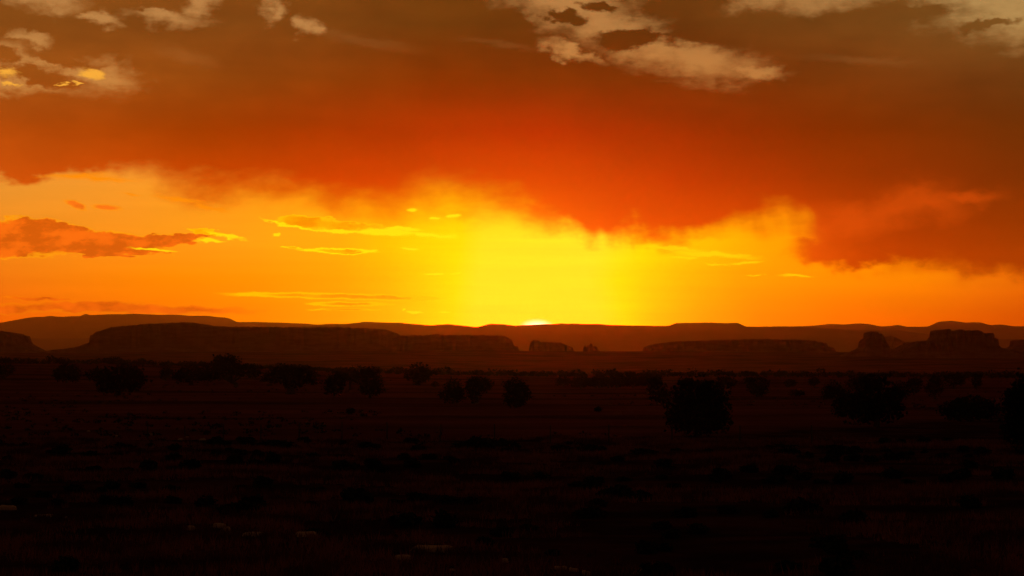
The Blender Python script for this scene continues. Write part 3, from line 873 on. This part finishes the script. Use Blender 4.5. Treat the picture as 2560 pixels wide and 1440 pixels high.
# ================================================================== pale stones at the foot of the slope
def stone_mesh(seed, sx, sy, sz):
    rng = np.random.default_rng(seed)
    nr, nc = 7, 12
    V = []
    cut = rng.uniform(-0.5, 0.5)
    for i in range(nr):
        ph = -math.pi / 2 + math.pi * i / (nr - 1)
        for j in range(nc):
            th = 2 * math.pi * j / nc
            d = np.array((math.cos(ph) * math.cos(th), math.cos(ph) * math.sin(th), math.sin(ph)))
            d = np.sign(d) * np.abs(d) ** 0.62                    # blocky
            k = 1 + 0.26 * float(vnoise(np.array(d[0] * 1.7 + seed * 3.1), np.array(d[1] * 1.7 + d[2] * 1.3 + seed))) + rng.uniform(-0.05, 0.05)
            p = d * k * (sx, sy, sz)
            p[2] += cut * 0.3 * p[0] * sz / sx
            V.append(p)
    return mesh_of('stone', V, grid_faces(nr, nc, True))

STONES = [  # centre x, centre y, width, height in the photograph, label
    (18, 1270, 46, 14, 'pale stone cut off by the left edge of the picture'),
    (112, 1290, 52, 7, 'thin flat stone near the left edge of the picture'),
    (165, 1294, 9, 7, 'small round pebble right of the thin flat stone at the left'),
    (477, 1320, 22, 15, 'small square pale stone, left end of the stone row left of centre'),
    (549, 1314, 34, 14, 'slanted pale stone beside the small square one'),
    (568, 1324, 20, 15, 'small pale chunk at the right end of the slanted stone'),
    (632, 1336, 62, 11, 'long thin pale stone in the row left of centre'),
    (765, 1335, 58, 17, 'rounded brown slab at the right end of the stone row'),
    (1080, 1372, 116, 18, 'longest pale slab, near the bottom just left of centre'),
    (1008, 1394, 40, 15, 'pale wedge stone below the left end of the longest slab'),
    (1262, 1402, 18, 13, 'small round brown stone at the bottom right of the longest slab'),
    (1132, 1426, 20, 5, 'thin pale chip at the bottom below the longest slab'),
    (1400, 1420, 34, 9, 'flat pale stone at the bottom right of centre'),
    (1436, 1425, 28, 10, 'pale pointed stone touching the flat one at the bottom'),
    (1465, 1434, 22, 14, 'round pale stone at the bottom, right of the pointed one'),
    (1628, 1430, 94, 16, 'long brown slab at the bottom edge right of centre'),
    (222, 1078, 8, 5, 'tiny pale stone alone far left below the fence line'),
    (290, 1091, 9, 5, 'tiny pale stone left of the row along the fence'),
    (378, 1086, 16, 5, 'leftmost pale stone of the row along the fence'),
    (402, 1096, 14, 5, 'second pale stone of the row along the fence'),
    (452, 1098, 18, 5, 'third pale stone of the row along the fence'),
    (468, 1094, 9, 6, 'pale stone at the foot of the leftmost fence post'),
    (506, 1099, 18, 5, 'rightmost pale stone of the row along the fence'),
]
for i, (cx, cy, w, h, lab) in enumerate(STONES):
    P, dd = on_ground(cx, cy + h * 0.42)
    k = dd / F_PX
    o = put('stone', stone_mesh(40 + i, w * k / 2 * 0.95, max(w * k / 2 * 0.6, 0.12), max(h * k * 0.72, 0.06)), M_STONE)
    o.location = (P[0], P[1], P[2] + h * k * 0.12)
    o.rotation_euler = (0, 0, RNG.uniform(-0.25, 0.25))
    tag(o, lab, 'stone', 'pale stones on the near slope' if cy > 1200 else 'pale stones along the fence')

# ================================================================== wire fence along the crest
def fence():
    posts = [(368, 1094), (463, 1098), (558, 1102), (652, 1105), (748, 1107), (855, 1109), (968, 1109), (1100, 1108), (1236, 1107), (1375, 1106), (1522, 1106), (1680, 1104), (1850, 1100), (2030, 1097)]
    root = bpy.data.objects.new('wire_fence', None)
    root.empty_display_size = 1.0
    COL.objects.link(root)
    tag(root, 'wire fence on thin dark posts crossing below the junipers', 'fence')
    pts = []
    for x, y in posts:
        d = ray(x, y)
        r = 222.0 - (x - 368) * 0.018
        P = np.array((d[0] / d[1] * r, r))
        pts.append((P[0], P[1], float(ground_z(P[0], P[1]))))
    root.location = pts[0]
    o0 = np.array(pts[0])
    rng = np.random.default_rng(4)
    tops = []
    for i, p in enumerate(pts):
        b = np.array(p) - o0
        tip = b + np.array((rng.uniform(-0.06, 0.06), rng.uniform(-0.05, 0.05), 1.55 + rng.uniform(-0.08, 0.08)))
        put('post', mesh_of('post', *tube([b - (0, 0, 0.4), b + (tip - b) * 0.5, tip], [0.065, 0.058, 0.05], 7)), M_POST, root)
        tops.append((b, tip))
    for lvl in (0.32, 0.56, 0.78, 0.95):
        line = []
        for (b, tip), (b2, tip2) in zip(tops[:-1], tops[1:]):
            s, e = b + (tip - b) * lvl, b2 + (tip2 - b2) * lvl
            for q in (0, 0.25, 0.5, 0.75):
                line.append(s + (e - s) * q - np.array((0, 0, 0.05 * 4 * q * (1 - q))))
        line.append(tops[-1][0] + (tops[-1][1] - tops[-1][0]) * lvl)
        put('wire', mesh_of('wire', *tube(line, [0.004] * len(line), 4)), M_WIRE, root)
fence()
